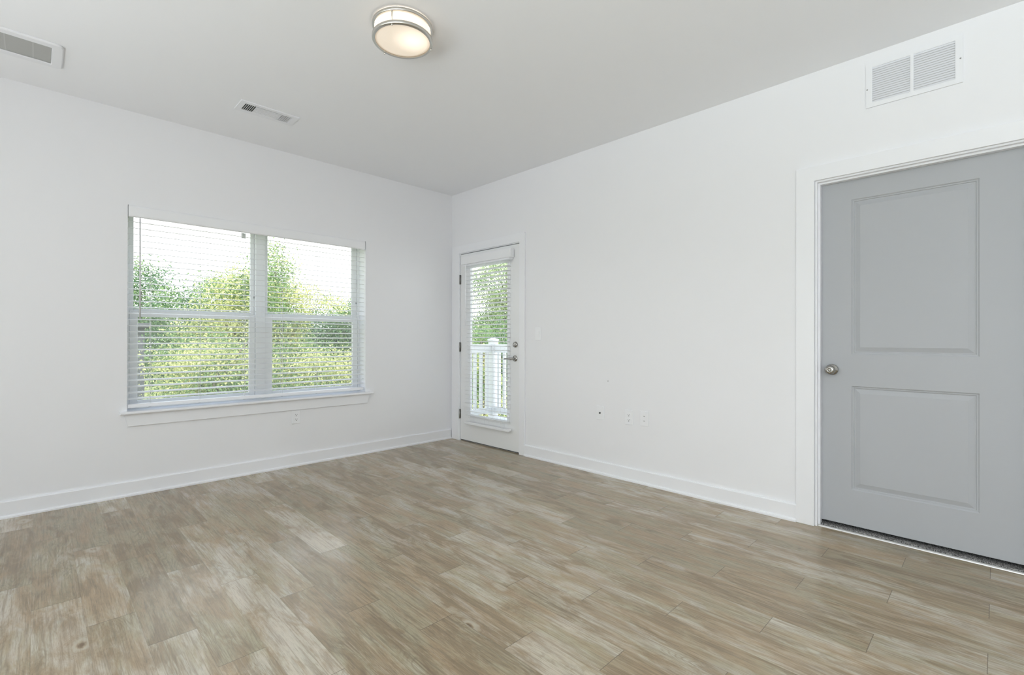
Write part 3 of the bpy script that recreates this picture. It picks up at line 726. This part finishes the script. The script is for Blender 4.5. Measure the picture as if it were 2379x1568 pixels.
# (az, distance) of the stem; blobs relative to it
tree('shade_tree', 7.0, 22, [(0,0,2.4,.95,1.0,1.4), (-.5,0,.9,1.1,1.0,1.2)], 15000, .085, LEAF_D, 'dark green tree far left behind the blind', 11, GW)
tree('round_tree', 11.6, 19, [(-.6,0,1.7,1.1,1.0,1.0), (.7,.2,2.2,1.2,1.1,1.0), (0,0,.5,1.9,1.2,1.2)], 24000, .075, LEAF_G, 'rounded green tree in the middle of the left window pane', 12, GW)
tree('yellow_tree', 15.1, 12.4, [(-.2,0,1.75,.65,.6,.80), (.35,.1,2.0,.5,.5,.85), (-.6,-.1,.9,.7,.6,.7)], 17000, .055, LEAF_Y, 'bright yellow green tree left of the window mullion', 13, GW)
tree('tall_tree', 18.9, 13.2, [(-.1,0,2.75,.32,.32,.80), (-.32,0,1.8,.54,.5,.9), (.2,0,1.7,.48,.5,.85), (.62,0,2.25,.20,.2,.16), (1.0,0,2.12,.22,.2,.12), (1.35,0,1.98,.16,.2,.10), (0,0,.5,.75,.7,.8)], 27000, .052, LEAF_Y, 'tall light green tree with a side branch in the right window pane', 14, GW, .06, far=1.16)
tree('low_tree', 24.5, 14.5, [(-.5,0,1.20,.80,.7,.75), (.5,.1,1.40,.7,.6,.75), (0,0,.15,1.4,.9,1.2)], 34000, .06, LEAF_G, 'low spreading tree at the right end of the window', 15, GW, far=1.32)
tree('near_bush', 11.0, 10.5, [(-.10,0,.35,.50,.55,.80), (.5,0,.55,.65,.55,.70), (.25,.1,-.7,.78,.6,.9)], 22000, .045, LEAF_Y, 'large yellow green bush low in the left window pane', 16, GW)
tree('middle_bush', 14.6, 9.6, [(-.25,0,.30,.42,.4,.75), (.30,0,.25,.42,.4,.8), (0,0,-.9,.75,.5,.9)], 18000, .045, LEAF_G, 'green bush low beside the window mullion', 17, GW)
tree('right_bush', 19.6, 10.6, [(-.3,0,.30,.45,.45,.70), (.35,0,.50,.50,.45,.65), (0,0,-.9,.80,.5,.9)], 18000, .045, LEAF_G, 'green bush low in the right window pane', 18, GW)
tree('edge_bush', 24.6, 9.6, [(-.25,0,.30,.45,.4,.65), (.35,0,.25,.45,.4,.7), (0,0,-.9,.78,.5,.9)], 18000, .045, LEAF_Y, 'yellow green bush low at the right end of the window', 19, GW)
tree('backdrop_tree', 21.5, 27, [(-3.2,0,.0,2.4,1.3,2.0), (0,0,-.2,2.4,1.3,2.0), (3,0,-.2,2.4,1.3,2.0)], 26000, .10, LEAF_D, 'dark tree line behind the low bushes', 20, GW)
# seen through the door
tree('pale_tree', 43.2, 18, [(.3,0,3.2,1.5,1.1,1.4), (.6,0,1.6,1.6,1.1,1.3), (-.9,0,1.0,1.0,.9,.9)], 38000, .070, LEAF_P, 'pale tall tree high in the patio door glass', 21, GD)
tree('dark_tree', 43.2, 13.8, [(.40,0,.75,.65,.6,1.0), (-.5,0,.45,.6,.6,.9), (0,0,-1.,1.1,.7,1.2)], 20000, .06, LEAF_D, 'dark green tree behind the balcony post', 22, GD)
tree('pointed_bush', 41.1, 10.8, [(0,0,1.05,.15,.15,.40), (0,0,.5,.33,.33,.6), (0,0,-.5,.5,.45,.9)], 14000, .042, LEAF_Y, 'pointed yellow bush rising above the balcony rail', 23, GD)
# neighbouring house corner, partly hidden by the trees at lower left
hx, hy = place(6.9, 16)
nb = thing('neighbour_house', (hx, hy, GZ), 'plain grey house wall behind the bush at lower left of the window', 'house')
MB().box(hx-4.2, hx+.10, hy, hy+1.3, GZ, 1.40).build('house_wall', SIDING, nb)
MB().box(hx-4.35, hx+.22, hy-.15, hy+1.45, 1.40, 1.52, .01).build('house_roof', mat('roof_edge_grey', (.12,.125,.135), .8), nb)
